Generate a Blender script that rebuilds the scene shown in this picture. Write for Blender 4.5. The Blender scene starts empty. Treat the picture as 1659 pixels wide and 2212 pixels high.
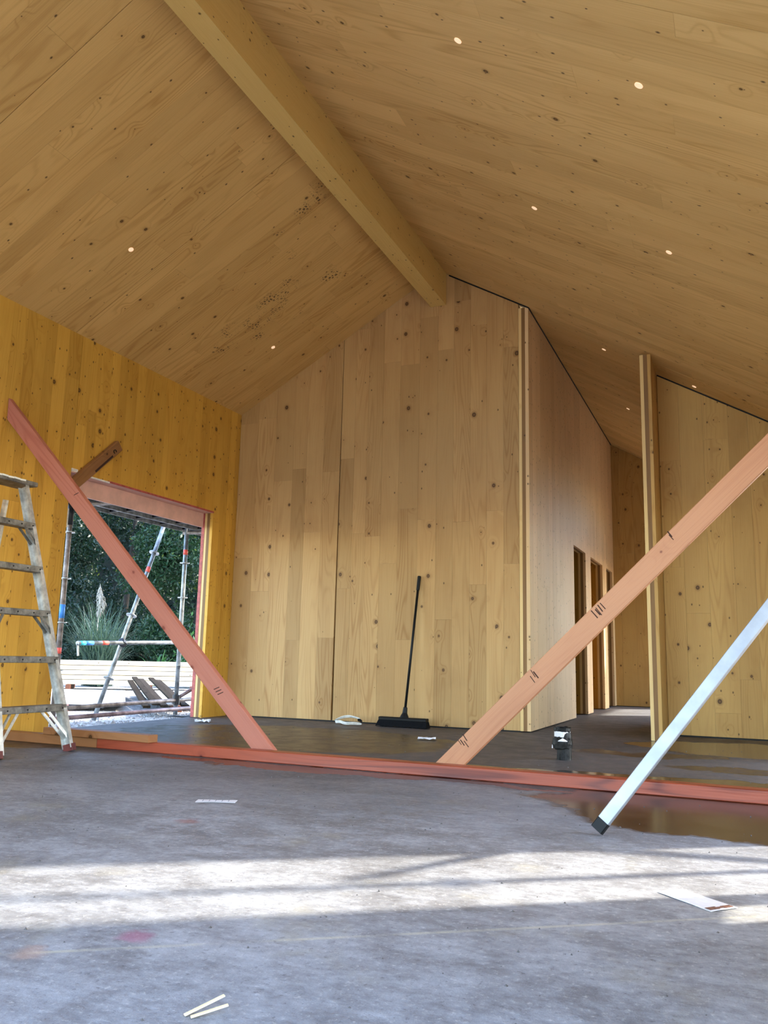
import bpy, math, random
import numpy as np
from mathutils import Matrix, Vector

scene = bpy.context.scene
COL = scene.collection
rnd = random.Random(7)

# ------------------------------------------------------------------ camera, sky, sun, exposure
F_PX = 1809.3
cam_d = bpy.data.cameras.new('camera')
cam_d.sensor_fit = 'HORIZONTAL'; cam_d.sensor_width = 36.0
cam_d.lens = F_PX * 36.0 / 1659.0
cam_d.clip_start = 0.05; cam_d.clip_end = 300
cam = bpy.data.objects.new('camera', cam_d); COL.objects.link(cam)
YAW, PITCH, ROLL = 0.4038, 0.1728, 0.0233
fw = Vector((-math.sin(YAW) * math.cos(PITCH), math.cos(YAW) * math.cos(PITCH), math.sin(PITCH)))
rt0 = Vector((math.cos(YAW), math.sin(YAW), 0)); up0 = rt0.cross(fw)
rt = rt0 * math.cos(ROLL) + up0 * math.sin(ROLL); up = up0 * math.cos(ROLL) - rt0 * math.sin(ROLL)
m = Matrix((rt, up, -fw)).transposed().to_4x4(); m.translation = (5.1914, -7.9129, 0.65)
cam.matrix_world = m
scene.camera = cam

SUN_AZ = (0.81, 0.586); SUN_EL = math.radians(36)
world = bpy.data.worlds.new('sky'); scene.world = world; world.use_nodes = True
wn = world.node_tree.nodes; wl = world.node_tree.links
bg = wn['Background']
sky = wn.new('ShaderNodeTexSky'); sky.sky_type = 'NISHITA'; sky.sun_disc = False
sky.sun_elevation = SUN_EL; sky.sun_rotation = math.atan2(SUN_AZ[0], SUN_AZ[1])
sky.air_density = 1.0; sky.dust_density = 0.7; sky.ozone_density = 1.0
wl.new(sky.outputs[0], bg.inputs[0]); bg.inputs[1].default_value = 1.0

sun_d = bpy.data.lights.new('sun', 'SUN'); sun_d.energy = 7.0; sun_d.angle = math.radians(1.6)
sun_d.color = (1.0, 0.93, 0.78)
sun = bpy.data.objects.new('sun', sun_d); COL.objects.link(sun)
sd = Vector((SUN_AZ[0] * math.cos(SUN_EL), SUN_AZ[1] * math.cos(SUN_EL), math.sin(SUN_EL)))
sun.rotation_euler = sd.to_track_quat('Z', 'Y').to_euler(); sun.location = (8, 6, 9)

vs = scene.view_settings
vs.view_transform = 'Standard'; vs.look = 'None'; vs.gamma = 1.0; vs.use_curve_mapping = False
vs.exposure = 0.74

# ------------------------------------------------------------------ node helper
class G:
    def __init__(s, name):
        s.m = bpy.data.materials.new(name); s.m.use_nodes = True
        s.t = s.m.node_tree; s.n = s.t.nodes; s.l = s.t.links
        s.b = s.n['Principled BSDF']
    def put(s, sock, v):
        if v is None: return
        if hasattr(v, 'is_output'): s.l.new(v, sock)
        elif isinstance(v, (tuple, list)):
            v = tuple(v)
            if sock.type == 'RGBA' and len(v) == 3: v = v + (1.0,)
            sock.default_value = v
        else: sock.default_value = v
    def math(s, op, a, b=None, c=None, clamp=False):
        n = s.n.new('ShaderNodeMath'); n.operation = op; n.use_clamp = clamp
        s.put(n.inputs[0], a); s.put(n.inputs[1], b); s.put(n.inputs[2], c)
        return n.outputs[0]
    def vec(s, x, y, z=0.0):
        n = s.n.new('ShaderNodeCombineXYZ'); s.put(n.inputs[0], x); s.put(n.inputs[1], y); s.put(n.inputs[2], z)
        return n.outputs[0]
    def sep(s, v):
        n = s.n.new('ShaderNodeSeparateXYZ'); s.put(n.inputs[0], v); return n.outputs
    def noise(s, v, scale=1.0, detail=2.0, rough=0.5, dist=0.0):
        n = s.n.new('ShaderNodeTexNoise'); n.noise_dimensions = '3D'
        s.put(n.inputs['Vector'], v); n.inputs['Scale'].default_value = scale
        n.inputs['Detail'].default_value = detail; n.inputs['Roughness'].default_value = rough
        n.inputs['Distortion'].default_value = dist
        return n.outputs[0]
    def voro(s, v, scale=1.0, rnds=1.0, feature='F1', dim='2D'):
        n = s.n.new('ShaderNodeTexVoronoi'); n.voronoi_dimensions = dim; n.feature = feature
        s.put(n.inputs['Vector'], v); n.inputs['Scale'].default_value = scale
        n.inputs['Randomness'].default_value = rnds
        return n.outputs
    def mr(s, v, a, b, c=0.0, d=1.0, smooth=True):
        n = s.n.new('ShaderNodeMapRange'); n.interpolation_type = 'SMOOTHSTEP' if smooth else 'LINEAR'
        s.put(n.inputs[0], v); s.put(n.inputs[1], a); s.put(n.inputs[2], b); s.put(n.inputs[3], c); s.put(n.inputs[4], d)
        return n.outputs[0]
    def mix(s, f, a, b, mode='MIX'):
        n = s.n.new('ShaderNodeMix'); n.data_type = 'RGBA'; n.blend_type = mode
        s.put(n.inputs[0], f); s.put(n.inputs[6], a); s.put(n.inputs[7], b)
        return n.outputs[2]
    def obj(s):
        return s.n.new('ShaderNodeTexCoord').outputs['Object']
    def rand(s):
        return s.n.new('ShaderNodeObjectInfo').outputs['Random']
    def pos(s):
        return s.n.new('ShaderNodeNewGeometry').outputs['Position']
    def bump(s, h, strength=0.2, dist=0.002):
        n = s.n.new('ShaderNodeBump'); n.inputs['Strength'].default_value = strength; n.inputs['Distance'].default_value = dist
        s.put(n.inputs['Height'], h); s.l.new(n.outputs[0], s.b.inputs['Normal'])
    def set(s, color=None, rough=None, metal=None, spec=None):
        if color is not None: s.put(s.b.inputs['Base Color'], color)
        if rough is not None: s.put(s.b.inputs['Roughness'], rough)
        if metal is not None: s.put(s.b.inputs['Metallic'], metal)
        if spec is not None: s.put(s.b.inputs['Specular IOR Level'], spec)
        return s

def wood(name, light, dark, tone=0.16, knots=0.6, kscale=4.0, krad=(0.006, 0.019), flame=0.45, pins=0.0,
         rough=0.55, kcol=(0.060, 0.027, 0.009), dirt=0.0, stains=None, spec=0.3):
    """Sawn softwood: grain along local X, width along local Y; every board its own seed."""
    g = G(name); o = g.obj(); r = g.rand(); x, y, z = g.sep(o)
    xs = g.math('ADD', x, g.math('MULTIPLY', r, 37.0)); ys = g.math('ADD', g.math('ADD', y, z), g.math('MULTIPLY', r, 91.0))
    v2 = g.vec(xs, ys)
    vk = g.voro(g.vec(g.math('MULTIPLY', xs, 0.85), ys), kscale)
    dk = g.math('DIVIDE', vk[0], kscale)
    cr, cg, cb = g.sep(vk[1])
    act = g.math('LESS_THAN', cr, knots)
    krad_n = g.mr(g.math('POWER', cg, 2.0), 0.0, 1.0, krad[0], krad[1], False)
    bulge = g.math('MULTIPLY', act, g.mr(dk, 0.0, 0.075, 1.0, 0.0))
    n1 = g.noise(g.vec(g.math('MULTIPLY', xs, 0.45), g.math('MULTIPLY', ys, 5.5), g.math('MULTIPLY', r, 13.0)), 1.0, 1.0, 0.4)
    n1 = g.math('ADD', n1, g.math('MULTIPLY', bulge, 0.10))
    rings = g.math('SINE', g.math('MULTIPLY', n1, 95.0))
    rings = g.math('POWER', g.math('MULTIPLY_ADD', rings, 0.5, 0.5), 3.5)
    amp = g.mr(g.noise(g.vec(g.math('MULTIPLY', xs, 0.35), g.math('MULTIPLY', ys, 2.5), 3.3), 1.0, 1.0), 0.35, 0.7, 0.15, 1.0)
    fine = g.noise(g.vec(g.math('MULTIPLY', xs, 2.5), g.math('MULTIPLY', ys, 210.0)), 1.0, 2.0, 0.6)
    broad = g.noise(g.vec(g.math('MULTIPLY', xs, 0.7), g.math('MULTIPLY', ys, 4.0), 7.7), 1.0, 2.0)
    f = g.math('MULTIPLY', g.math('MULTIPLY', rings, amp), flame)
    f = g.math('ADD', f, g.mr(fine, 0.35, 0.75, 0.0, 0.22))
    f = g.math('ADD', f, g.mr(broad, 0.3, 0.75, -0.10, 0.22))
    f = g.math('ADD', f, g.math('MULTIPLY', bulge, 0.16), clamp=True)
    col = g.mix(f, light, dark)
    r2 = g.math('FRACT', g.math('MULTIPLY', r, 57.31))
    col = g.mix(1.0, col, g.mix(r2, (1 - tone, 1 - tone * 1.15, 1 - tone * 1.4), (1 + tone * .45, 1 + tone * .42, 1 + tone * .4)), 'MULTIPLY')
    km = g.math('MULTIPLY', act, g.mr(dk, g.math('MULTIPLY', krad_n, 1.12), g.math('MULTIPLY', krad_n, 0.82), 0.0, 1.0))
    halo = g.math('MULTIPLY', act, g.mr(dk, g.math('MULTIPLY', krad_n, 2.2), krad_n, 0.0, 0.45))
    col = g.mix(halo, col, g.mix(0.5, dark, kcol))
    kc = g.mix(g.mr(dk, 0.0, krad_n, 0.0, 1.0), g.mix(0.45, kcol, dark), kcol)
    col = g.mix(km, col, kc)
    if pins > 0:
        vp = g.voro(g.vec(g.math('MULTIPLY', xs, 0.6), ys, 0), kscale * 2.3)
        dp = g.math('DIVIDE', vp[0], kscale * 2.3); pr, pg, pb = g.sep(vp[1])
        pm = g.math('MULTIPLY', g.math('LESS_THAN', pr, pins), g.mr(dp, g.mr(pg, 0, 1, 0.003, 0.010), 0.002, 0.0, 0.9))
        col = g.mix(pm, col, kcol)
    if dirt > 0:
        dn = g.noise(g.pos(), 1.3, 4.0, 0.65)
        col = g.mix(g.mr(dn, 0.5, 0.8, 0.0, dirt), col, g.mix(1.0, col, (0.55, 0.45, 0.36), 'MULTIPLY'))
    if stains:
        p = g.pos(); tot = None
        for (sx, sy, sr) in stains:
            px, py, pz = g.sep(p)
            d = g.math('SQRT', g.math('ADD', g.math('POWER', g.math('MULTIPLY', g.math('SUBTRACT', px, sx), 1.155), 2.0), g.math('POWER', g.math('SUBTRACT', py, sy), 2.0)))
            k = g.mr(d, sr * 1.25, sr * 0.5, 0.0, 1.0)
            tot = k if tot is None else g.math('MAXIMUM', tot, k)
        wob = g.noise(p, 9.0, 2.0)
        e = g.voro(p, 33.0, 1.0, 'DISTANCE_TO_EDGE', '3D')[0]
        cells = g.mr(e, 0.10, 0.28, 0.0, 1.0)
        k = g.math('MULTIPLY', g.math('MULTIPLY', tot, cells), g.mr(wob, 0.38, 0.6, 0.0, 0.85))
        col = g.mix(k, col, (0.075, 0.04, 0.018))
    g.set(col, g.mr(fine, 0.3, 0.8, rough - 0.06, rough + 0.1), 0.0, spec)
    g.bump(g.math('SUBTRACT', fine, g.math('MULTIPLY', km, 0.6)), 0.12, 0.001)
    return g.m

def plain(name, col, rough=0.6, metal=0.0, var=0.0, vscale=8.0, spec=0.5, tint=None, bump=0.0):
    g = G(name)
    c = col
    if var > 0:
        n = g.noise(g.obj(), vscale, 4.0, 0.6)
        c = g.mix(g.mr(n, 0.3, 0.72), tuple(q * (1 - var) for q in col), tint or tuple(min(1, q * (1 + var)) for q in col))
        if bump: g.bump(n, bump, 0.004)
    g.set(c, rough, metal, spec)
    return g.m

M = {}
M['clt_left'] = wood('spruce_golden', (0.68, 0.375, 0.058), (0.45, 0.20, 0.020), tone=.14, knots=.6, kscale=5.2, krad=(.003, .017), flame=.35, pins=.5, dirt=.25)
M['clt_back'] = wood('spruce_pale', (0.53, 0.325, 0.130), (0.34, 0.165, 0.048), tone=.18, knots=.46, kscale=3.9, krad=(.004, .021), flame=.5, pins=.12, dirt=.25)
M['clt_pass'] = wood('spruce_passage', (0.77, 0.53, 0.28), (0.61, 0.37, 0.16), tone=.08, knots=.25, kscale=6.0, krad=(.003, .007), flame=.25, pins=.5)
M['clt_right'] = wood('spruce_right', (0.55, 0.335, 0.105), (0.36, 0.18, 0.045), tone=.12, knots=.42, kscale=4.4, krad=(.004, .019), flame=.4, pins=.3, dirt=.3)
STAINS = [(2.05, -2.17, .09), (2.02, -2.06, .08), (1.87, -2.06, .10), (1.62, -2.05, .06), (1.545, -1.71, .07), (1.65, -1.09, .12),
          (1.33, -1.36, .13), (1.14, -1.30, .17), (.95, -1.22, .16), (.87, -1.25, .10), (.71, -1.36, .11), (.54, -1.23, .11), (.45, -1.2, .08), (1.2, -.95, .09), (.8, -1.0, .08)]
M['ceil_left'] = wood('spruce_ceiling', (0.72, 0.45, 0.150), (0.48, 0.25, 0.06), tone=.10, knots=.30, kscale=4.3, krad=(.003, .014), flame=.5, pins=.16, stains=STAINS)
M['ceil_right'] = wood('spruce_ceiling_right', (0.72, 0.475, 0.185), (0.48, 0.265, 0.07), tone=.09, knots=.34, kscale=4.6, krad=(.003, .014), flame=.5, pins=.25)
M['beam'] = wood('glulam', (0.72, 0.49, 0.155), (0.56, 0.335, 0.085), tone=.02, knots=.6, kscale=5.0, krad=(.003, .009), flame=.25, pins=.4)
M['core'] = wood('clt_core', (0.25, 0.13, 0.045), (0.14, 0.065, 0.02), tone=.1, knots=.3, flame=.3)
M['edge'] = wood('clt_edge', (0.74, 0.52, 0.23), (0.55, 0.34, 0.12), tone=.08, knots=.4, krad=(.003, .008), flame=.4)
M['brace_pink'] = wood('treated_pine_pink', (0.50, 0.185, 0.125), (0.33, 0.085, 0.055), tone=.03, knots=.6, kscale=3.2, krad=(.006, .018), flame=.6, kcol=(.20, .05, .03))
M['brace_peach'] = wood('treated_pine_peach', (0.52, 0.245, 0.125), (0.35, 0.13, 0.065), tone=.03, knots=.6, kscale=3.6, krad=(.004, .014), flame=.5, kcol=(.20, .07, .04))
M['plate_red'] = wood('treated_pine_red', (0.38, 0.072, 0.032), (0.11, 0.010, 0.006), tone=.03, knots=.5, kscale=2.4, krad=(.008, .02), flame=.8, kcol=(.09, .012, .01), rough=.38, spec=.5)
M['plate_brown'] = wood('damp_pine_brown', (0.36, 0.16, 0.065), (0.22, 0.085, 0.03), tone=.05, knots=.4, kscale=3, flame=.5, rough=.45)
M['block_wood'] = wood('weathered_block', (0.29, 0.135, 0.05), (0.14, 0.055, 0.02), tone=.02, knots=.3, flame=.5, dirt=.5)
M['fresh_pine'] = wood('fresh_pine', (0.86, 0.72, 0.50), (0.74, 0.56, 0.33), tone=.1, knots=.2, flame=.3)
M['dark_plank'] = wood('weathered_plank', (0.050, 0.040, 0.032), (0.014, 0.011, 0.009), tone=.5, knots=.3, flame=.7, dirt=.5, rough=.9, spec=.05)
M['brown_plank'] = wood('brown_plank', (0.24, 0.085, 0.045), (0.14, 0.045, 0.025), tone=.2, flame=.3)
M['pink'] = plain('pink_primer', (0.72, 0.43, 0.36), .6, var=.12, vscale=5)
M['pink_dark'] = plain('pink_edge_stain', (0.42, 0.085, 0.07), .6, var=.3, vscale=20)
M['tape_white'] = plain('torn_tape', (0.80, 0.76, 0.70), .6, var=.15, vscale=30)
M['alu'] = plain('aluminium_worn', (0.62, 0.62, 0.60), .42, .55, var=.35, vscale=14, tint=(.78, .78, .74))
M['alu_bar'] = plain('aluminium_bright', (0.40, 0.42, 0.455), .5, .6, var=.12, vscale=9)
M['alu_dark'] = plain('aluminium_dull', (0.13, 0.115, 0.10), .55, .2, var=.45, vscale=16, tint=(.24, .22, .19))
M['paint_splash'] = plain('paint_splash', (0.82, 0.80, 0.74), .6)
M['rubber_red'] = plain('red_rubber', (0.15, 0.035, 0.03), .7, var=.3)
M['black'] = plain('black_plastic', (0.008, 0.008, 0.008), .5, spec=.2)
M['bristle'] = plain('black_bristle', (0.006, 0.006, 0.007), .9, var=.3, vscale=90, spec=.1)
M['pipe_black'] = plain('bitumen_wrap', (0.008, 0.008, 0.008), .5, var=.8, vscale=26, tint=(.035, .035, .034), bump=.6, spec=.2)
M['white'] = plain('white_sheet', (0.86, 0.86, 0.86), .6, var=.04)
M['paper'] = plain('paper_white', (0.82, 0.81, 0.84), .75, var=.05, vscale=30)
M['rag'] = plain('rag_white', (0.74, 0.71, 0.64), .85, var=.18, vscale=25)
M['ink'] = plain('brown_smear', (0.20, 0.085, 0.05), .8, var=.5, vscale=120)
M['pencil'] = plain('grey_print', (0.35, 0.35, 0.42), .8)
M['steel'] = plain('galvanised_tube', (0.20, 0.21, 0.22), .42, .5, var=.4, vscale=10, tint=(.40, .42, .44))
M['steel_rust'] = plain('rusty_tube', (0.17, 0.12, 0.10), .55, .35, var=.5, vscale=9, tint=(.33, .27, .24))
M['steel_purple'] = plain('painted_tube', (0.16, 0.09, 0.085), .5, .3, var=.4, vscale=8, tint=(.30, .20, .20))
M['tape_red'] = plain('red_tape', (0.75, 0.10, 0.07), .5)
M['tape_blue'] = plain('blue_tape', (0.05, 0.22, 0.62), .5)
M['tape_cyan'] = plain('cyan_tape', (0.05, 0.55, 0.62), .5)
M['iron'] = plain('black_iron', (0.03, 0.03, 0.035), .5, .6)
M['nail'] = plain('dark_iron', (0.012, 0.010, 0.010), .5, .5)
M['crack'] = plain('split_wood', (0.045, 0.018, 0.010), .9)
M['grit'] = plain('grit', (0.10, 0.09, 0.085), .9)
M['splinter'] = plain('pale_splinter', (0.85, 0.70, 0.42), .7, var=.15, vscale=60)
M['bark'] = plain('bark', (0.03, 0.024, 0.018), .9, var=.5, vscale=6)
M['soil'] = plain('dark_bank', (0.010, 0.014, 0.008), .95, var=.6, vscale=1.5)
M['plume'] = plain('plume', (0.34, 0.31, 0.26), .9, var=.2, vscale=20)

# perforated deck underside
g = G('steel_deck'); ox, oy, oz = g.sep(g.obj())
dots = g.math('MULTIPLY', g.math('GREATER_THAN', g.math('SINE', g.math('MULTIPLY', oy, 130.0)), 0.1), g.math('GREATER_THAN', g.math('SINE', g.math('MULTIPLY', ox, 72.0)), 0.55))
g.set(g.mix(dots, (0.10, 0.10, 0.105), (0.85, 0.86, 0.88)), .4, .4); M['deck'] = g.m
# daylight seen through membrane-covered holes in the roof panels
g = G('daylight_hole'); g.set((0.85, 0.62, 0.42), .7)
g.put(g.b.inputs['Emission Color'], (1.0, 0.66, 0.42)); g.b.inputs['Emission Strength'].default_value = 0.45; M['hole'] = g.m

def leafmat(name, a, b, trans=0.25):
    g = G(name); p = g.pos(); n = g.noise(p, 2.2, 3.0); c = g.voro(p, 14.0, 1.0, 'F1', '3D')[1]
    cr, cg, cb = g.sep(c)
    col = g.mix(g.math('MULTIPLY_ADD', cr, 0.6, g.mr(n, .35, .7, 0, .4)), a, b)
    g.set(col, .42, 0.0, .4)
    tr = g.n.new('ShaderNodeBsdfTranslucent'); g.put(tr.inputs[0], g.mix(.5, col, (b[0] * 1.6, b[1] * 1.5, b[2] * .5)))
    mx = g.n.new('ShaderNodeMixShader'); mx.inputs[0].default_value = trans
    g.l.new(g.b.outputs[0], mx.inputs[1]); g.l.new(tr.outputs[0], mx.inputs[2])
    g.l.new(mx.outputs[0], g.n['Material Output'].inputs[0])
    return g.m
M['leaf_dark'] = leafmat('leaf_dark', (0.005, 0.017, 0.011), (0.013, 0.038, 0.020))
M['leaf_mid'] = leafmat('leaf_mid', (0.008, 0.028, 0.015), (0.024, 0.066, 0.024))
M['leaf_sunlit'] = leafmat('leaf_sunlit', (0.06, 0.11, 0.02), (0.16, 0.20, 0.03), .4)
M['leaf_blue'] = leafmat('blade_bluegreen', (0.025, 0.060, 0.050), (0.070, 0.120, 0.095))
M['leaf_plant'] = leafmat('leaf_plant', (0.02, 0.075, 0.03), (0.05, 0.15, 0.05), .35)

# concrete slab: damp and wet areas have their own shapes
def concrete():
    g = G('concrete_slab'); p = g.pos(); x, y, z = g.sep(p)
    wx = g.math('ADD', x, g.math('MULTIPLY', g.math('SUBTRACT', g.noise(p, 1.6, 4.0, .6), .5), 0.75))
    wy = g.math('ADD', y, g.math('MULTIPLY', g.math('SUBTRACT', g.noise(g.vec(g.math('ADD', x, 31.0), y, z), 1.9, 4.0, .6), .5), 0.6))
    def blobs(lst):
        tot = None
        for cx, cy, rx, ry in lst:
            d = g.math('ADD', g.math('POWER', g.math('DIVIDE', g.math('SUBTRACT', wx, cx), rx), 2.0), g.math('POWER', g.math('DIVIDE', g.math('SUBTRACT', wy, cy), ry), 2.0))
            k = g.mr(d, 1.08, 0.93); tot = k if tot is None else g.math('MAXIMUM', tot, k)
        return tot
    wet = blobs([(5.5, -3.62, 1.25, .80), (4.75, -2.85, 1.25, .34), (5.25, -.55, .95, .62), (3.0, -3.40, 1.35, .10)])
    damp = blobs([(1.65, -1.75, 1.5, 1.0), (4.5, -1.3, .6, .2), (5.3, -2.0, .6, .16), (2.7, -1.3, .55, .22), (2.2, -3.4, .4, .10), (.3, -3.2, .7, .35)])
    n_big = g.noise(p, 0.9, 5.0, .6); n_mid = g.noise(p, 6.0, 5.0, .65); n_fine = g.noise(p, 58.0, 4.0, .75)
    sx = g.vec(g.math('MULTIPLY_ADD', x, 1.2, g.math('MULTIPLY', y, 0.35)), g.math('MULTIPLY_ADD', y, 5.0, g.math('MULTIPLY', x, -1.2)))
    streak = g.noise(sx, 1.6, 4.0, .65)
    n_sm = g.noise(g.vec(x, g.math('MULTIPLY', y, 1.5), z), 19.0, 5.0, .7)
    t = g.math('ADD', g.math('MULTIPLY', n_big, .34), g.math('ADD', g.math('MULTIPLY', n_mid, .28), g.math('ADD', g.math('MULTIPLY', n_sm, .26), g.math('MULTIPLY', streak, .12))))
    dry = g.mix(g.mr(t, .38, .63), (0.165, 0.165, 0.175), (0.42, 0.435, 0.47))
    dry = g.mix(g.mr(n_fine, .54, .72, 0, .55), dry, (0.66, 0.66, 0.65))
    dry = g.mix(g.mr(n_fine, .43, .30, 0, .6), dry, (0.07, 0.068, 0.066))
    yel = g.mr(g.noise(g.vec(g.math('ADD', x, 9.0), y, z), 2.3, 4.0, .7), .55, .72, 0, .35)
    dry = g.mix(yel, dry, (0.36, 0.33, 0.24))
    # chalk snap-lines and a few spray marks
    def line(a, b, c, w):   # a x + b y = c
        d = g.math('ABSOLUTE', g.math('SUBTRACT', g.math('ADD', g.math('MULTIPLY', x, a), g.math('MULTIPLY', y, b)), c))
        return g.math('MULTIPLY', g.mr(d, w, w * .3), g.mr(n_mid, .40, .6, 0.1, .75))
    dry = g.mix(g.math('MULTIPLY', line(-.586, .81, -7.37, .012), .6), dry, (0.62, 0.58, 0.42))
    def spot(cx, cy, rr, k):
        d = g.math('SQRT', g.math('ADD', g.math('POWER', g.math('SUBTRACT', g.math('MULTIPLY_ADD', n_mid, .12, x), cx + .06), 2.0), g.math('POWER', g.math('SUBTRACT', g.math('MULTIPLY_ADD', n_sm, .1, y), cy + .05), 2.0)))
        return g.math('MULTIPLY', g.mr(d, rr, rr * .3), k)
    dry = g.mix(spot(3.86, -6.21, .06, .5), dry, (.36, .06, .16))
    dry = g.mix(spot(3.15, -5.02, .06, .4), dry, (.32, .07, .05))
    dry = g.mix(spot(3.73, -6.40, .06, .4), dry, (.55, .34, .24))
    # darker floor: everything behind the plate, and a fading zone in front of it
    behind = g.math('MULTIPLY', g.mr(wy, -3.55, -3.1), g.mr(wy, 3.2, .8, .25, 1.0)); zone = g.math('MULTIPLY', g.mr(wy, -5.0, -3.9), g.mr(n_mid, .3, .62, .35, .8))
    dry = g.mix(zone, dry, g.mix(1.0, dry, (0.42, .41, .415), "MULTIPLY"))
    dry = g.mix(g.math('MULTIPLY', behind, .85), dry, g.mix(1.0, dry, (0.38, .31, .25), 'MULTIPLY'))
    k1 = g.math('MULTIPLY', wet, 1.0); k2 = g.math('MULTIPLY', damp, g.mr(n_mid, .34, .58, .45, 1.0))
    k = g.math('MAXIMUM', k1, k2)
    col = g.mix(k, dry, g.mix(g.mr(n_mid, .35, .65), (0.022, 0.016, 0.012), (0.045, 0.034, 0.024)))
    rough = g.mix(k, g.mr(n_mid, .3, .7, .5, .68), g.mix(k1, (0.30, .30, .30), (0.17, .17, .17)))
    g.set(col, rough, 0.0, g.mix(k, (.42, .42, .42), (.24, .24, .24)))
    h = g.math('MULTIPLY', g.math('ADD', n_fine, g.math('MULTIPLY', n_mid, .6)), g.math('SUBTRACT', 1.0, g.math('MULTIPLY', k, .94)))
    g.bump(h, .35, .006)
    return g.m
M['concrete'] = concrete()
def gravel_ground():
    g = G('gravel_ground'); p = g.pos()
    c = g.voro(p, 26.0, 1.0, 'F1', '2D'); n = g.noise(p, 1.2, 4.0)
    cr, cg, cb = g.sep(c[1])
    col = g.mix(cr, (0.16, 0.145, 0.14), (0.50, 0.47, 0.44)); col = g.mix(g.mr(n, .45, .65, 0, .6), col, (0.42, .39, .35))
    g.set(col, .85); g.bump(g.math('SUBTRACT', 1.0, c[0]), .9, .03)
    return g.m
M['gravel'] = gravel_ground()
M['stone'] = plain('stone', (0.26, 0.25, 0.25), .85, var=.5, vscale=5)

# ------------------------------------------------------------------ mesh helpers
WM = {}
def link(o, parent=None, mat4=None):
    COL.objects.link(o)
    w = mat4 if mat4 is not None else Matrix.Identity(4)
    if parent is not None:
        o.parent = parent
        o.matrix_parent_inverse = Matrix.Identity(4)
        o.matrix_basis = WM[parent.name].inverted() @ w
    else: o.matrix_basis = w
    WM[o.name] = w
    return o
def meshdata(name, verts, faces, mat, smooth=False):
    me = bpy.data.meshes.new(name); me.from_pydata([tuple(v) for v in verts], [], faces)
    if mat is not None: me.materials.append(mat)
    if smooth:
        me.polygons.foreach_set('use_smooth', [True] * len(me.polygons))
    me.update(); return me
def mk(name, verts, faces, mat, parent=None, mat4=None, smooth=False):
    return link(bpy.data.objects.new(name, meshdata(name, verts, faces, mat, smooth)), parent, mat4)
def empty(name, loc, parent=None, rz=0.0):
    o = bpy.data.objects.new(name, None); o.empty_display_size = 0.1
    w = Matrix.Translation(loc) @ Matrix.Rotation(rz, 4, 'Z')
    return link(o, parent, w)
def tag(o, label=None, cat=None, group=None, kind=None):
    if label: o['label'] = label
    if cat: o['category'] = cat
    if group: o['group'] = group
    if kind: o['kind'] = kind
    return o
BF = [(0, 3, 2, 1), (4, 5, 6, 7), (0, 1, 5, 4), (1, 2, 6, 5), (2, 3, 7, 6), (3, 0, 4, 7)]
def boxv(lo, hi):
    x0, y0, z0 = lo; x1, y1, z1 = hi
    return [(x0, y0, z0), (x1, y0, z0), (x1, y1, z0), (x0, y1, z0), (x0, y0, z1), (x1, y0, z1), (x1, y1, z1), (x0, y1, z1)]
def chamfer(dx, dy, dz, c):
    """box centred on 0, long axis X, with the four long edges chamfered (octagonal prism)"""
    a, b = dy / 2, dz / 2
    ring = [(-a + c, -b), (a - c, -b), (a, -b + c), (a, b - c), (a - c, b), (-a + c, b), (-a, b - c), (-a, -b + c)]
    V = [(-dx / 2, y, z) for y, z in ring] + [(dx / 2, y, z) for y, z in ring]
    Fs = [tuple(range(7, -1, -1)), tuple(range(8, 16))] + [(i, (i + 1) % 8, 8 + (i + 1) % 8, 8 + i) for i in range(8)]
    return V, Fs
def frame(p0, p1, hint=(0, 0, 1)):
    """matrix at midpoint of p0-p1, local X along it, local Z as near hint as possible"""
    p0, p1 = Vector(p0), Vector(p1); X = (p1 - p0).normalized(); H = Vector(hint)
    Z = (H - X * H.dot(X)).normalized(); Y = Z.cross(X)
    mm = Matrix((X, Y, Z)).transposed().to_4x4(); mm.translation = (p0 + p1) / 2
    return mm, (p1 - p0).length
def bar(name, p0, p1, w, t, mat, parent=None, hint=(0, 0, 1), c=0.002):
    """timber/metal bar: w across (local Y), t thick (local Z ~ hint)"""
    mm, L = frame(p0, p1, hint); V, Fs = chamfer(L, w, t, c)
    return mk(name, V, Fs, mat, parent, mm)
def boxo(name, lo, hi, mat, parent=None):
    c = [(a + b) / 2 for a, b in zip(lo, hi)]
    d = [b - a for a, b in zip(lo, hi)]
    k = d.index(max(d))
    ax = [Vector((1, 0, 0)), Vector((0, 1, 0)), Vector((0, 0, 1))]
    X = ax[k]; Y = ax[(k + 1) % 3]; Z = ax[(k + 2) % 3]
    mm = Matrix((X, Y, Z)).transposed().to_4x4(); mm.translation = c
    h = [d[k] / 2, d[(k + 1) % 3] / 2, d[(k + 2) % 3] / 2]
    return mk(name, boxv([-q for q in h], h), BF, mat, parent, mm)
def tubev(L, r, n=12, r2=None):
    r2 = r if r2 is None else r2
    V = [(-L / 2, r * math.cos(2 * math.pi * i / n), r * math.sin(2 * math.pi * i / n)) for i in range(n)]
    V += [(L / 2, r2 * math.cos(2 * math.pi * i / n), r2 * math.sin(2 * math.pi * i / n)) for i in range(n)]
    Fs = [(i, (i + 1) % n, n + (i + 1) % n, n + i) for i in range(n)] + [tuple(range(n - 1, -1, -1)), tuple(range(n, 2 * n))]
    return V, Fs
def tube(name, p0, p1, r, mat, parent=None, n=12, r2=None):
    mm, L = frame(p0, p1, (0.31, 0.2, 0.93) if abs((Vector(p1) - Vector(p0)).normalized().z) < .9 else (1, 0, 0))
    V, Fs = tubev(L, r, n, r2); o = mk(name, V, Fs, mat, parent, mm)
    for i in range(n): o.data.polygons[i].use_smooth = True
    return o
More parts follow.
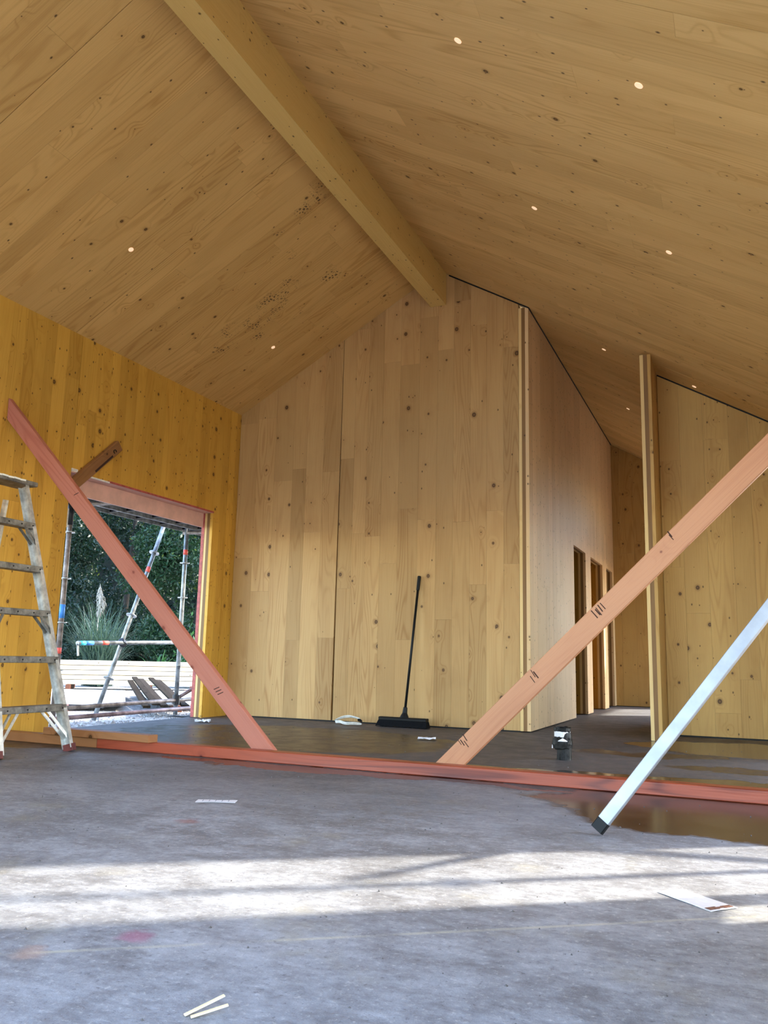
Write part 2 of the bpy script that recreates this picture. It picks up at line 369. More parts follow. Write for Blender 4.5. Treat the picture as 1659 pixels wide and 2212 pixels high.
def lathe(name, prof, n, mat, parent=None, mat4=None):
    V = []; Fs = []
    for r, z in prof:
        V += [(r * math.cos(2 * math.pi * i / n), r * math.sin(2 * math.pi * i / n), z) for i in range(n)]
    for k in range(len(prof) - 1):
        Fs += [(k * n + i, k * n + (i + 1) % n, (k + 1) * n + (i + 1) % n, (k + 1) * n + i) for i in range(n)]
    Fs += [tuple(range(n - 1, -1, -1)), tuple(range((len(prof) - 1) * n, len(prof) * n))]
    return mk(name, V, Fs, mat, parent, mat4)
def clip(poly, rect):
    u0, u1, v0, v1 = rect
    def cut(P, f, inter):
        out = []
        for i in range(len(P)):
            a, b = P[i - 1], P[i]; fa, fb = f(a), f(b)
            if fb >= 0:
                if fa < 0: out.append(inter(a, b))
                out.append(b)
            elif fa >= 0: out.append(inter(a, b))
        return out
    def iu(k): return lambda a, b: (k, a[1] + (b[1] - a[1]) * (k - a[0]) / (b[0] - a[0]))
    def iv(k): return lambda a, b: (a[0] + (b[0] - a[0]) * (k - a[1]) / (b[1] - a[1]), k)
    P = list(poly)
    for f, it in ((lambda p: p[0] - u0, iu(u0)), (lambda p: u1 - p[0], iu(u1)), (lambda p: p[1] - v0, iv(v0)), (lambda p: v1 - p[1], iv(v1))):
        if len(P) < 3: return []
        P = cut(P, f, it)
    return P
def area(P):
    return abs(sum(P[i - 1][0] * P[i][1] - P[i][0] * P[i - 1][1] for i in range(len(P)))) / 2 if len(P) > 2 else 0
def prism(name, P, t0, t1, org, U, V, N, mat, parent):
    """polygon P in (u,v) extruded from N-offset t0 (back) to t1 (front). local X = V (grain), Y = U, Z = +-N"""
    org, U, V, N = Vector(org), Vector(U), Vector(V), Vector(N)
    cu = sum(p[0] for p in P) / len(P); cv = sum(p[1] for p in P) / len(P)
    X, Y = V, U; Z = X.cross(Y); s = 1 if Z.dot(N) > 0 else -1
    mm = Matrix((X, Y, Z)).transposed().to_4x4(); mm.translation = org + U * cu + V * cv
    A = sum(P[i - 1][1] * P[i][0] - P[i][1] * P[i - 1][0] for i in range(len(P)))
    if A < 0: P = P[::-1]          # counter-clockwise in (X=v, Y=u)
    n = len(P); zf, zb = s * t1, s * t0
    hi, lo = max(zf, zb), min(zf, zb)
    Vv = [(p[1] - cv, p[0] - cu, lo) for p in P] + [(p[1] - cv, p[0] - cu, hi) for p in P]
    Fs = [tuple(range(n - 1, -1, -1)), tuple(range(n, 2 * n))] + [(i, (i + 1) % n, n + (i + 1) % n, n + i) for i in range(n)]
    return mk(name, Vv, Fs, mat, parent, mm)
def strips(u0, u1, wmin, wmax, r):
    out = [u0]
    while u1 - out[-1] > wmax * 1.15: out.append(out[-1] + r.uniform(wmin, wmax))
    if u1 - out[-1] < wmin * .6 and len(out) > 1: out.pop()
    out.append(u1); return out
def panel(wall, polys, org, U, V, N, mat, r, wid=(.15, .22), seg=(1.2, 3.2), tb=.034, tc=.036, tback=.03, back=True, u_range=None, phase=True):
    """one CLT panel: core slab (the part), face boards as its sub-parts, back layer"""
    allu = [p[0] for q in polys for p in q]; allv = [p[1] for q in polys for p in q]
    u0, u1 = min(allu), max(allu); v0, v1 = min(allv), max(allv)
    pan = empty('panel', Vector(org) + Vector(U) * ((u0 + u1) / 2) + Vector(V) * v0, wall)
    for q in polys:
        prism('core_layer', q, -tb - tc, -tb, org, U, V, N, M['core'], pan)
        if back: prism('back_layer', q, -tb - tc - tback, -tb - tc, org, U, V, N, M['edge'], pan)
    cuts = sorted(set([round(u, 4) for u in allu])); us = []
    for a, b in zip(cuts[:-1], cuts[1:]):
        if b - a < .02: continue
        us += strips(a, b, wid[0], wid[1], r)[:-1]
    us.append(u1)
    for a, b in zip(us[:-1], us[1:]):
        v = v0 - r.uniform(0, seg[0] * .9) if phase else v0
        while v < v1:
            w = v + r.uniform(*seg)
            if v1 - w < .35: w = v1 + .01
            for q in polys:
                P = clip(q, (a + .0005, b - .0005, v + .0005, w - .0005))
                if area(P) > .002: prism('board', P, -tb, -r.random() * .0010, org, U, V, N, mat, pan)
            v = w
    return pan

# ------------------------------------------------------------------ the room shell
XR, ZE, MS = 2.385, 3.367, 0.57735
def roof(x): return ZE + MS * XR - MS * abs(x - XR)
XE, XP, TP, YP, YR, YE, XW = 3.345, 4.423, 0.097, -0.10, 0.525, 5.80, 5.80
YD1, YD2, ZD = -2.55, -0.449, 2.155

# floor slab (foundation)
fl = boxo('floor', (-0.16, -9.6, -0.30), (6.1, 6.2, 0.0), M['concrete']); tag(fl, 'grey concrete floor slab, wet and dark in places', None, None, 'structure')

wl_ = tag(empty('wall_left', (0, -2.2, 0)), 'golden knotty timber panel wall with the open doorway', None, None, 'structure')
r = random.Random(11)
tag(boxo('wall_left_near', (-.1, -6.9, 0), (0, -4.452, ZE), M['clt_left']), 'golden timber wall continuing towards the camera', None, None, 'structure')
panel(wl_, [[(-4.45, 0), (YD1 - .003, 0), (YD1 - .003, ZE), (-4.45, ZE)]], (0, 0, 0), (0, 1, 0), (0, 0, 1), (1, 0, 0), M['clt_left'], r, (.10, .15), (1.4, 3.6))
panel(wl_, [[(YD1 + .001, ZD), (YD2, ZD), (YD2, ZE), (YD1 + .001, ZE)], [(YD2, 0), (-.20, 0), (-.20, ZE), (YD2, ZE)]], (0, 0, 0), (0, 1, 0), (0, 0, 1), (1, 0, 0), M['clt_left'], r, (.10, .15), (1.4, 3.6))
panel(wl_, [[(-.196, 0), (.10, 0), (.10, ZE), (-.196, ZE)]], (0, 0, 0), (0, 1, 0), (0, 0, 1), (1, 0, 0), M['clt_left'], r, (.10, .15), (1.4, 3.6))

wb_ = tag(empty('wall_back', (1.6, 0, 0)), 'tall gabled back wall of pale knotty vertical boards', None, None, 'structure')
r = random.Random(23)
panel(wb_, [[(0.002, 0.012), (1.268, 0.012), (1.285, roof(1.285)), (0.002, ZE)]], (0, 0, 0), (1, 0, 0), (0, 0, 1), (0, -1, 0), M['clt_back'], r, (.16, .24), (1.2, 3.0))
panel(wb_, [[(1.272, 0.012), (3.243, 0.012), (3.243, roof(3.243) - .012), (XR, roof(XR)), (1.289, roof(1.289))]], (0, 0, 0), (1, 0, 0), (0, 0, 1), (0, -1, 0), M['clt_back'], r, (.15, .23), (1.2, 3.0))

# passage: left wall with three door openings
zt = roof(XE); ZH = 2.07
wp_ = tag(empty('wall_passage_left', (XE, 2.5, 0)), 'smooth pale timber wall of the passage with three door openings', None, None, 'structure')
r = random.Random(31)
panel(wp_, [[(0, .01), (2.33, .01), (2.33, zt), (0, zt)], [(2.33, ZH), (3.17, ZH), (3.17, zt), (2.33, zt)], [(3.17, .01), (3.58, .01), (3.58, zt), (3.17, zt)],
            [(3.58, ZH), (4.62, ZH), (4.62, zt), (3.58, zt)], [(4.62, .01), (5.0, .01), (5.0, zt), (4.62, zt)], [(5.0, ZH), (5.62, ZH), (5.62, zt), (5.0, zt)], [(5.62, .01), (YE, .01), (YE, zt), (5.62, zt)]],
      (XE, 0, 0), (0, 1, 0), (0, 0, 1), (1, 0, 0), M['clt_pass'], r, (.16, .24), (2.2, 4.4))
we_ = tag(empty('wall_passage_end', (4.0, YE, 0)), 'golden boarded wall closing the far end of the passage', None, None, 'structure')
panel(we_, [[(XE - .1, .01), (4.75, .01), (4.75, roof(4.75) - .002), (XE - .1, roof(XE - .1) - .002)]], (0, YE, 0), (1, 0, 0), (0, 0, 1), (0, -1, 0), M['clt_right'], random.Random(5), (.16, .24), (1.6, 3.6))
# rooms behind the passage doors (back and cross walls only)
rb = tag(boxo('wall_rooms_back', (2.62, 0.14, 0.0), (2.68, 5.9, 2.45), M['clt_back']), 'plain timber wall behind the passage door openings', None, None, 'structure')
for nm, yy, mt in (('wall_rooms_1', .14, 'clt_back'), ('wall_rooms_2', 3.33, 'clt_left'), ('wall_rooms_3', 4.80, 'clt_left'), ('wall_rooms_4', 5.82, 'clt_left')):
    tag(boxo(nm, (2.68, yy, 0.0), (XE - .1, yy + .08, 2.45), M[mt]), 'timber cross wall between the rooms off the passage', None, None, 'structure')

tag(boxo('ceiling_rooms', (2.62, .14, 2.45), (XE - .1, 5.9, 2.53), M['clt_back']), 'flat timber ceiling over the rooms off the passage', None, None, 'structure')
# passage: right wall whose layered edge faces the room
wq_ = tag(empty('wall_passage_right', (XP + TP / 2, 1.2, 0)), 'narrow layered edge and face of the timber wall right of the passage', None, None, 'structure')
zq = roof(XP + TP) - .004
panel(wq_, [[(YP, 0), (3.0, 0), (3.0, zq), (YP, zq)]], (XP + TP, 0, 0), (0, 1, 0), (0, 0, 1), (1, 0, 0), M['clt_right'], random.Random(3), (.2, .3), (1.8, 4), .03, .037, .03)
wr_ = tag(empty('wall_front_right', (5.1, YR, 0)), 'knotty boarded wall right of the passage, behind the braces', None, None, 'structure')
panel(wr_, [[(XP + TP + .002, .014), (XW, .014), (XW, roof(XW) - .014), (XP + TP + .002, roof(XP + TP) - .014)]], (0, YR, 0), (1, 0, 0), (0, 0, 1), (0, -1, 0), M['clt_right'], random.Random(17), (.15, .23), (1.0, 2.8))

# right side wall (just outside the frame) with a tall opening and a low gap; outer wall beside the passage
def wallboxes(name, lst, mat, label):
    V = []; Fs = []
    for lo, hi in lst:
        b = len(V); V += boxv(lo, hi); Fs += [tuple(b + i for i in f) for f in BF]
    return tag(mk(name, V, Fs, mat), label, None, None, 'structure')
zw = roof(XW)
wallboxes('wall_right', [((XW, -3.88, 0), (XW + .1, -2.9, zw)), ((XW, -2.9, 2.25), (XW + .1, -.9, zw)), ((XW, -.9, 0), (XW + .1, .63, zw)), ((XW, -4.72, 0), (XW + .1, -4.66, zw)), ((XW, -4.96, .70), (XW + .1, -4.72, zw)),
                         ((XW, -6.75, 0), (XW + .1, -4.96, zw)), ((XW, .63, 0), (XW + .1, 4.85, zw)), ((XW, 4.85, 2.15), (XW + .1, 7.4, zw))], M['clt_right'], 'timber side wall with a tall opening beside the camera')

# unseen roof added to block sun at the right-hand doorway, and the gable header behind the camera
wallboxes('sun_block_roof', [((XW + .1, -3.0, 2.46), (7.0, 4.4, 2.52)), ((7.0, -2.0, 2.46), (8.7, 4.4, 2.52))], M['clt_pass'], 'flat timber roof added outside the right side wall to block the sun')
mk_ = wallboxes('wall_gable', [((-.1, -9.1, 2.5), (XW + .1, -9.0, 3.3))], M['clt_right'], 'timber header across the open end behind the camera')
# ceilings
c30, s30 = math.cos(math.radians(30)), math.sin(math.radians(30))
cl_ = tag(empty('ceiling_left', (1.2, -4, ZE + .7)), 'left slope of the timber ceiling with boot-print stains', None, None, 'structure')
r = random.Random(41); LS = XR / c30
for a, b in ((-9.0, -6.25), (-6.25, -4.45), (-4.45, -2.64), (-2.64, .16)):
    panel(cl_, [[(a + .002, -.02), (b - .002, -.02), (b - .002, LS), (a + .002, LS)]], (0, 0, ZE), (0, 1, 0), (c30, 0, s30), (s30, 0, -c30), M['ceil_left'], r, (.14, .21), (1.3, 3.2), .034, .05, .05)
cr_ = tag(empty('ceiling_right', (4.2, -2, 3.7)), 'right slope of the timber ceiling with small bright holes', None, None, 'structure')
r = random.Random(43); RS = (5.95 - XR) / c30
for a, b in ((-9.0, -6.9), (-6.9, -4.78), (-4.78, -2.68), (-2.68, -.42), (-.42, .15), (.15, 1.9), (1.9, 4.1), (4.1, 6.1)):
    u_ = (3.22 - XR) / c30 if a >= 0 else 0.0
    panel(cr_, [[(a + .0015, u_), (b - .0015, u_), (b - .0015, RS), (a + .0015, RS)]], (XR, 0, roof(XR)), (0, 1, 0), (c30, 0, -s30), (-s30, 0, -c30), M['ceil_right'], r, (.13, .20), (1.4, 3.4), .034, .05, .05)

# dark strips: drawn shadow gaps under the ceiling, added light stops below the walls
V = []
def gap_strip(name, p0, p1, hint, label): tag(bar(name, p0, p1, .012, .012, M['black'], None, hint, .001), label, None, None, 'structure')
gap_strip('gap_shade_1', (XE + .003, .0, roof(XE) - .006), (XE + .003, YE, roof(XE) - .006), (0, 0, 1), 'dark strip drawn for the shadow gap along the top of the passage wall')
gap_strip('gap_shade_2', (2.50, -.002, roof(2.50) - .007), (XE, -.002, roof(XE) - .007), (0, -1, 0), 'dark strip drawn for the shadow gap along the right rake of the back wall')
gap_strip('gap_shade_3', (XP + TP + .004, YR - .002, roof(XP + TP) - .008), (XW, YR - .002, roof(XW) - .008), (0, -1, 0), 'dark strip drawn for the shadow gap along the top of the right wall')
gap_strip('leak_stop_1', (0.0, .012, .006), (3.25, .012, .006), (0, 0, 1), 'dark strip added to stop light under the back wall')
gap_strip('leak_stop_2', (XP + TP, YR + .012, .007), (XW, YR + .012, .007), (0, 0, 1), 'dark strip added to stop light under the right wall')
gap_strip('leak_stop_3', (XE - .1, YE + .012, .006), (4.75, YE + .012, .006), (0, 0, 1), 'dark strip added to stop light under the passage end wall')
# ridge beam
rbm = boxo('ridge_beam', (XR - .084, -9.0, 4.342), (XR + .084, -.002, 4.72), M['beam']); tag(rbm, 'long glued timber ridge beam under the peak', None, None, 'structure')

# bright round holes through the roof panels
def roof_hole(x, y, side, parent):
    nrm = Vector((s30 * (1 if side < 0 else -1), 0, -c30)); z = roof(x)
    mm, _ = frame((0, 0, 0), nrm, (0, 1, 0)); mm.translation = Vector((x, y, z)) + nrm * .0012
    V, Fs = tubev(.004, .021, 18); o = mk('light_hole', V, Fs, M['hole'], parent, mm)
    o['label'] = 'small bright hole'
for x, y in ((3.97, -4.22), (4.865, -4.24), (3.97, -2.46), (4.865, -2.50), (4.875, .39), (4.03, .40), (4.0, 2.61)): roof_hole(x, y, 1, cr_)
for x, y in ((.813, -2.962), (.805, -.705)): roof_hole(x, y, -1, cl_)

# pink reveal of the doorway
tr = tag(empty('trim_1', (-.06, (YD1 + YD2) / 2, 0)), 'pink painted reveal of the doorway head', None, None, 'structure')
boxo('soffit', (-.135, YD1, ZD - .006), (.002, YD2, ZD), M['pink'], tr)
boxo('lintel_board', (-.135, YD1, 1.995), (-.118, YD2 - .004, ZD - .006), M['pink'], tr)
boxo('edge_stain', (.0005, YD1 + .45, ZD - .006), (.004, YD2 + .01, ZD + .012), M['pink_dark'], tr)
boxo('jamb_strip', (-.135, YD2 - .004, 0.0), (-.098, YD2, ZD - .006), M['pink_dark'], tr)
boxo('torn_tape', (-.006, YD1 + .20, ZD - .009), (.006, YD1 + .47, ZD + .004), M['tape_white'], tr)
boxo('torn_tape', (-.004, YD1 - .0, ZD + .002), (.006, YD1 + .07, ZD + .03), M['tape_white'], tr)
# dark damp-proof strip at the doorway corner
tag(boxo('damp_proof_strip', (-.28, -.46, -.008), (-.02, -.10, .004), M['black']), 'black plastic strip lying under the doorway corner', 'plastic strip')

# ------------------------------------------------------------------ timbers on the floor
pl = bar('bottom_plate', (1.10, -3.185, .034), (5.78, -3.30, .034), .09, .066, M['plate_red'], None, (0, 0, 1), .004)
tag(pl, 'long wet red timber plate lying across the floor', 'timber')
pl2 = bar('bottom_plate', (.06, -3.155, .033), (1.095, -3.182, .033), .09, .064, M['plate_brown'], None, (0, 0, 1), .004)
tag(pl2, 'short damp brown plate end continuing the red timber behind the ladder', 'timber')
blk = bar('timber_offcut', (.62, -3.19, .0915), (1.575, -3.245, .0915), .092, .048, M['plate_brown'], None, (0, 0, 1), .003)
tag(blk, 'loose brown timber offcut lying on top of the floor plate', 'timber')

def wedge_bar(name, p0, p1, w, t, mat, wall_n=None):
    """bar lying in a vertical x-z plane: w across in that plane, t along y; ends cut level (foot) and plumb (top)"""
    p0, p1 = Vector(p0), Vector(p1); mm, L = frame(p0, p1, (0, -1, 0))
    inv = mm.inverted(); X = (p1 - p0).normalized(); Yd = mm.to_3x3() @ Vector((0, 1, 0))
    V = []
    for s in (-t / 2, t / 2):
        for yy in (-w / 2, w / 2):
            q = p0 + Yd * yy; a = (0 - q.z) / X.z if False else (p0.z - q.z) / X.z
            V.append(inv @ (q + X * a) + Vector((0, 0, s)))
    for s in (-t / 2, t / 2):
        for yy in (-w / 2, w / 2):
            q = p1 + Yd * yy; a = (p1.x - q.x) / X.x
            V.append(inv @ (q + X * a) + Vector((0, 0, s)))
    Fs = [(0, 1, 3, 2), (4, 6, 7, 5), (0, 4, 5, 1), (2, 3, 7, 6), (0, 2, 6, 4), (1, 5, 7, 3)]
    o = mk(name, V, Fs, mat, None, mm)
    import bmesh
    bm = bmesh.new(); bm.from_mesh(o.data); bmesh.ops.recalc_face_normals(bm, faces=bm.faces)
    bmesh.ops.bevel(bm, geom=bm.edges[:], offset=.003, segments=1, affect='EDGES'); bm.to_mesh(o.data); bm.free()
    return o
b1 = wedge_bar('timber_brace', (2.40, -3.105, .002), (.002, -3.255, 2.50), .118, .045, M['brace_pink'])
tag(b1, 'pink timber brace leaning from the floor plate to the left wall', 'timber', 'diagonal wall braces')
b2 = wedge_bar('timber_brace', (3.555, -3.165, .002), (5.795, -3.165, 2.205), .122, .045, M['brace_peach'])
tag(b2, 'peach timber brace rising to the right past the passage', 'timber', 'diagonal wall braces')
def on_brace(p0, p1, s, off, tsz, ang, nm, par, mat):
    """small mark on the front (-y) face of a brace"""
    p0, p1 = Vector(p0), Vector(p1); X = (p1 - p0).normalized(); Yd = Vector((0, -1, 0)).cross(X).normalized()
    c = p0 + X * s + Yd * off; d = X * math.cos(ang) + Yd * math.sin(ang)
    c.y = (p0 + X * s).y - .0228
    return bar(nm, c - d * tsz[0] / 2, c + d * tsz[0] / 2, tsz[1], .0016, mat, par, (0, -1, 0), .0002)
P0, P1 = (3.555, -3.165, .002), (5.795, -3.165, 2.205)
rr = random.Random(2)
for s0, n_, o0 in ((.21, 4, .028), (.78, 3, .03), (1.28, 5, .01), (1.86, 2, .03)):
    for k in range(n_):
        on_brace(P0, P1, s0 + k * .014 + rr.uniform(-.006, .006), o0 + rr.uniform(-.02, .02), (rr.uniform(.03, .06), rr.uniform(.003, .007)), 1.57 - .12 + rr.uniform(-.07, .07), 'saw_mark', b2, M['crack'])
P0b, P1b = (2.40, -3.105, .002), (.002, -3.255, 2.50)
for s0, n_, o0 in ((.55, 3, .0), (2.45, 1, -.03)):
    for k in range(n_):
        on_brace(P0b, P1b, s0 + k * .022, o0, (.045, .005), 1.2, 'saw_mark', b1, M['crack'])
# cleat block nailed to the wall beside the brace
ck = bar('timber_cleat', (.026, -2.62, 1.975), (.026, -2.03, 2.505), .10, .05, M['block_wood'], None, (1, 0, 0), .006)
tag(ck, 'short brown timber cleat fixed slantwise above the doorway corner', 'timber')
mm, _ = frame((0, 0, 0), (1, 0, 0)); mm.translation = (.054, -2.10, 2.43)
V, Fs = [], []
for i in range(10):
    a = i / 9 * 4.6
    for rr_ in (.014, .020): V.append((0, rr_ * math.cos(a), rr_ * math.sin(a))); V.append((.005, rr_ * math.cos(a), rr_ * math.sin(a)))
for i in range(9):
    b = i * 4; Fs += [(b, b + 4, b + 6, b + 2), (b + 1, b + 3, b + 7, b + 5), (b, b + 1, b + 5, b + 4), (b + 2, b + 6, b + 7, b + 3)]
mk('bent_nail', V, Fs, M['nail'], ck, mm)
bar('split', (.0525, -2.32, 2.20), (.0525, -2.12, 2.385), .018, .003, M['crack'], ck, (1, 0, 0), .0005)

# aluminium straightedge leaning at the right
sb = empty('straightedge', (4.65, -4.47, 0))
tag(sb, 'bright aluminium straightedge with black end leaning to the right', 'straightedge')
A0, A1 = Vector((4.642, -4.47, .018)), Vector((5.78, -4.30, 1.515))
d_ = (A1 - A0).normalized()
mm_, L_ = frame(A0 + d_ * .045, A1, (-.25, -1, .2)); V, Fs = chamfer(L_, .050, .022, .0025); mk('bar_body', V, Fs, M['alu_bar'], sb, mm_)
mm_, L_ = frame(A0, A0 + d_ * .045, (-.25, -1, .2)); V, Fs = chamfer(L_, .052, .024, .004); c_ = mk('end_cap', V, Fs, M['black'], sb, mm_); c_['label'] = 'black end cap'

# ------------------------------------------------------------------ step ladder
ld = empty('step_ladder', (.75, -3.72, 0)); tag(ld, 'worn aluminium step ladder standing by the left wall', 'ladder')
YA, YB = -3.46, -4.06
def railp(side, t):   # t = height fraction of 1.80
    foot = Vector((1.075, YA if side else YB, .02)); top = Vector((.545, -3.545 if side else -3.90, 1.80))
    return foot.lerp(top, t)
def cchan(name, p0, p1, web, fl_, th, mat, parent, hint, openneg=True):
    """C channel: web across local Y, flanges along local Z"""
    mm, L = frame(p0, p1, hint); V = []; Fs = []
    for lo, hi in (((-L / 2, -web / 2, -th / 2), (L / 2, web / 2, th / 2)), ((-L / 2, -web / 2, -fl_), (L / 2, -web / 2 + th, -th / 2)), ((-L / 2, web / 2 - th, -fl_), (L / 2, web / 2, -th / 2))):
        b = len(V); V += boxv(lo, hi); Fs += [tuple(b + i for i in f) for f in BF]
    return mk(name, V, Fs, mat, parent, mm)
for side in (0, 1):
    r0 = cchan('front_rail', railp(side, 0), railp(side, .995), .072, .028, .003, M['alu'], ld, (0, 1 if side else -1, 0))
    ft = bar('foot', railp(side, -.008) + Vector((0, 0, -.004)), railp(side, .014), .082, .040, M['rubber_red'], ld, (0, 1, 0), .004)
    ft['label'] = 'dark red rubber foot'
    # rear frame
    f0 = Vector((.13, YA - .05 if side else YB + .05, .0)); f1 = Vector((.40, -3.575 if side else -3.87, 1.70))
    cchan('rear_rail', f0, f1, .036, .020, .003, M['alu'], ld, (0, -1 if side else 1, 0))
    bar('foot', f0 + Vector((0, 0, 0)), f0.lerp(f1, .02), .046, .03, M['rubber_red'], ld, (0, 1, 0), .003)
for z in (.262, .575, .885, 1.19, 1.50):
    t = z / 1.80; a, b = railp(0, t), railp(1, t)
    st = bar('step', a + Vector((-.005, .012, 0)), b + Vector((-.005, -.004, 0)), .085, .042, M['alu_dark'], ld, (0, 0, 1), .003)
    for k in range(4):   # rivets
        q = a.lerp(b, (.12, .4, .68, .93)[k]) + Vector((.039, 0, 0)); tube('rivet', q, q + Vector((.003, 0, 0)), .0055, M['nail'], st, 8)
for z, dz in ((1.50, -.13), (.885, -.13), (.262, -.20)):
    for side in (0, 1):
        t = z / 1.8; a = railp(side, t); s = -1 if side else 1
        for off in (.030, -.030):
            bar('strut', a + Vector((off, s * (.085 if dz > -.15 else .16), -.015)), railp(side, (z + dz) / 1.8) + Vector((off * .8, s * .012, 0)), .022, .004, M['alu_dark'] if dz > -.15 else M['alu'], ld, (1, 0, 0), .0008)
for z in (.35, .95, 1.45):
    f = z / 1.7; a = Vector((.13, YB + .05, 0)).lerp(Vector((.40, -3.87, 1.70)), f); b = Vector((.13, YA - .05, 0)).lerp(Vector((.40, -3.575, 1.70)), f)
    bar('rear_bar', a, b, .03, .012, M['alu'], ld, (1, 0, 0), .001)
cap = bar('top_cap', (.495, -3.97, 1.815), (.495, -3.475, 1.815), .20, .034, M['alu_dark'], ld, (0, 0, 1), .005)
for k in range(7):
    y0 = -3.95 + k * .052; bar('paint_splash', (.597, y0, 1.823 + .004 * (k % 2)), (.597, y0 + .05, 1.825), .012, .0022, M['paint_splash'], cap, (1, 0, 0), .0004)


# ------------------------------------------------------------------ broom, pipe, scraps
br = empty('broom', (2.16, -.22, 0)); tag(br, 'black push broom leaning against the back wall', 'broom')
hb = bar('head_block', (1.905, -.20, .075), (2.40, -.22, .075), .075, .035, M['black'], br, (0, 0, 1), .008)
# bristles: tapered block with ragged lower edge
V, Fs = [], []; nb = 26; rb_ = random.Random(9)
for i in range(nb + 1):
    x = 1.900 + (2.405 - 1.900) * i / nb; yc = -.20 - .02 * i / nb; fl_e = -.018 if i == 0 else (.008 if i == nb else 0)
    V += [(x, yc - .034, .062), (x, yc + .034, .062), (x + fl_e, yc + .052, .004 + rb_.random() * .006), (x + fl_e, yc - .062, .003 + rb_.random() * .008)]
for i in range(nb):
    b = i * 4
    for k in range(4): Fs.append((b + k, b + (k + 1) % 4, b + 4 + (k + 1) % 4, b + 4 + k))
Fs += [(3, 2, 1, 0), (nb * 4, nb * 4 + 1, nb * 4 + 2, nb * 4 + 3)]
mk('bristles', V, Fs, M['bristle'], br)
h0, h1 = Vector((2.16, -.205, .085)), Vector((2.222, -.018, 1.475)); hd = (h1 - h0).normalized()
mmh, _ = frame(h0, h1, (1, 0, 0))
lm = Matrix((hd.orthogonal().normalized(), hd.cross(hd.orthogonal().normalized()), hd)).transposed().to_4x4(); lm.translation = h0
lathe('socket', [(.046, 0.0), (.040, .018), (.024, .05), (.020, .10), (.017, .105)], 14, M['black'], br, lm)
tube('handle', h0 + hd * .09, h1 - hd * .12, .0125, M['black'], br, 12)
lm2 = lm.copy(); lm2.translation = h1 - hd * .15
lathe('grip', [(.013, 0), (.017, .008), (.0175, .14), (.015, .148)], 12, M['black'], br, lm2)

pp = empty('drain_pipe', (4.03, -2.01, 0)); tag(pp, 'stubby black wrapped drain pipe standing up from the floor', 'pipe')
rp = random.Random(4)
def lumpy(name, prof, n, mat, jit, off=(0, 0)):
    V, Fs = [], []
    for r_, z in prof:
        for i in range(n):
            q = r_ * (1 + rp.uniform(-jit, jit)); a = 2 * math.pi * i / n
            V.append((4.03 + off[0] + q * math.cos(a), -2.01 + off[1] + q * math.sin(a), z + rp.uniform(-.004, .004) * (z > .01)))
    for k in range(len(prof) - 1):
        Fs += [(k * n + i, k * n + (i + 1) % n, (k + 1) * n + (i + 1) % n, (k + 1) * n + i) for i in range(n)]
    Fs += [tuple(range(n - 1, -1, -1)), tuple(range((len(prof) - 1) * n, len(prof) * n))]
    return mk(name, V, Fs, mat, pp)
lumpy('pipe_body', [(.050, 0), (.050, .06), (.052, .15), (.048, .18)], 20, M['pipe_black'], .02, (.012, 0))
lumpy('wrap', [(.048, .068), (.064, .080), (.068, .105), (.066, .135), (.056, .150), (.052, .152)], 22, M['pipe_black'], .05)
tw = lumpy('tape_band', [(.0535, .148), (.0545, .155), (.0545, .186), (.0535, .192)], 20, M['paper'], .02); tw['label'] = 'white tape band'
lumpy('rim', [(.051, .182), (.058, .190), (.058, .212), (.050, .216), (.044, .214), (.042, .19)], 20, M['black'], .03)
for a0, z0, w_, h_ in ((-1.35, .125, .05, .022), (-2.9, .075, .03, .03)):
    V, Fs = [], []
    for i in range(7):
        a = a0 + (i / 6 - .5) * w_ / .07 * 1.3; k = 1 - abs(i / 6 - .5) * 1.7; q = .0715
        V += [(4.03 + q * math.cos(a), -2.01 + q * math.sin(a), z0), (4.03 + (q - .003) * math.cos(a), -2.01 + (q - .003) * math.sin(a), z0 + h_ * max(k, .15))]
    for i in range(6): Fs.append((2 * i, 2 * i + 2, 2 * i + 3, 2 * i + 1))
    t_ = mk('tape_scrap', V, Fs, M['paper'], pp)
    sm = t_.modifiers.new('thickness', 'SOLIDIFY'); sm.thickness = .003

def scrap(name, pts, label, cat, mat, th=.0012, wav=.004, group=None, seed=1):
    """crumpled sheet: quad given by 4 floor corners, gridded, with thickness"""
    rq = random.Random(seed); n = 6; V = []; Fs = []
    a, b, c, d = [Vector(p) for p in pts]; o = (a + b + c + d) / 4
    for layer in (0, 1):
        for i in range(n + 1):
            for j in range(n + 1):
                s, t = i / n, j / n; p = a.lerp(b, s).lerp(d.lerp(c, s), t)
                if layer == 0: V.append((p.x - o.x, p.y - o.y, .001 + rq.random() * wav))
                else:
                    q = V[i * (n + 1) + j]; V.append((q[0], q[1], q[2] + th))
    N = (n + 1) ** 2
    for i in range(n):
        for j in range(n):
            q = (i * (n + 1) + j, (i + 1) * (n + 1) + j, (i + 1) * (n + 1) + j + 1, i * (n + 1) + j + 1)
            Fs.append(q[::-1]); Fs.append(tuple(k + N for k in q))
    for i in range(n):
        for e in (((i + 1) * (n + 1), i * (n + 1)), (i * (n + 1) + n, (i + 1) * (n + 1) + n), (i, i + 1), (n * (n + 1) + i + 1, n * (n + 1) + i)):
            Fs.append((e[0], e[1], e[1] + N, e[0] + N))
    me = mk(name, V, Fs, mat, None, Matrix.Translation(o)); return tag(me, label, cat, group)
pap = scrap('paper_strip', [(4.931, -5.224, 0), (4.995, -5.158, 0), (5.146, -5.288, 0), (5.081, -5.360, 0)], 'white paper strip with brown print at one end, on the near floor', 'paper', M['paper'], .0008, .0015, None, 3)
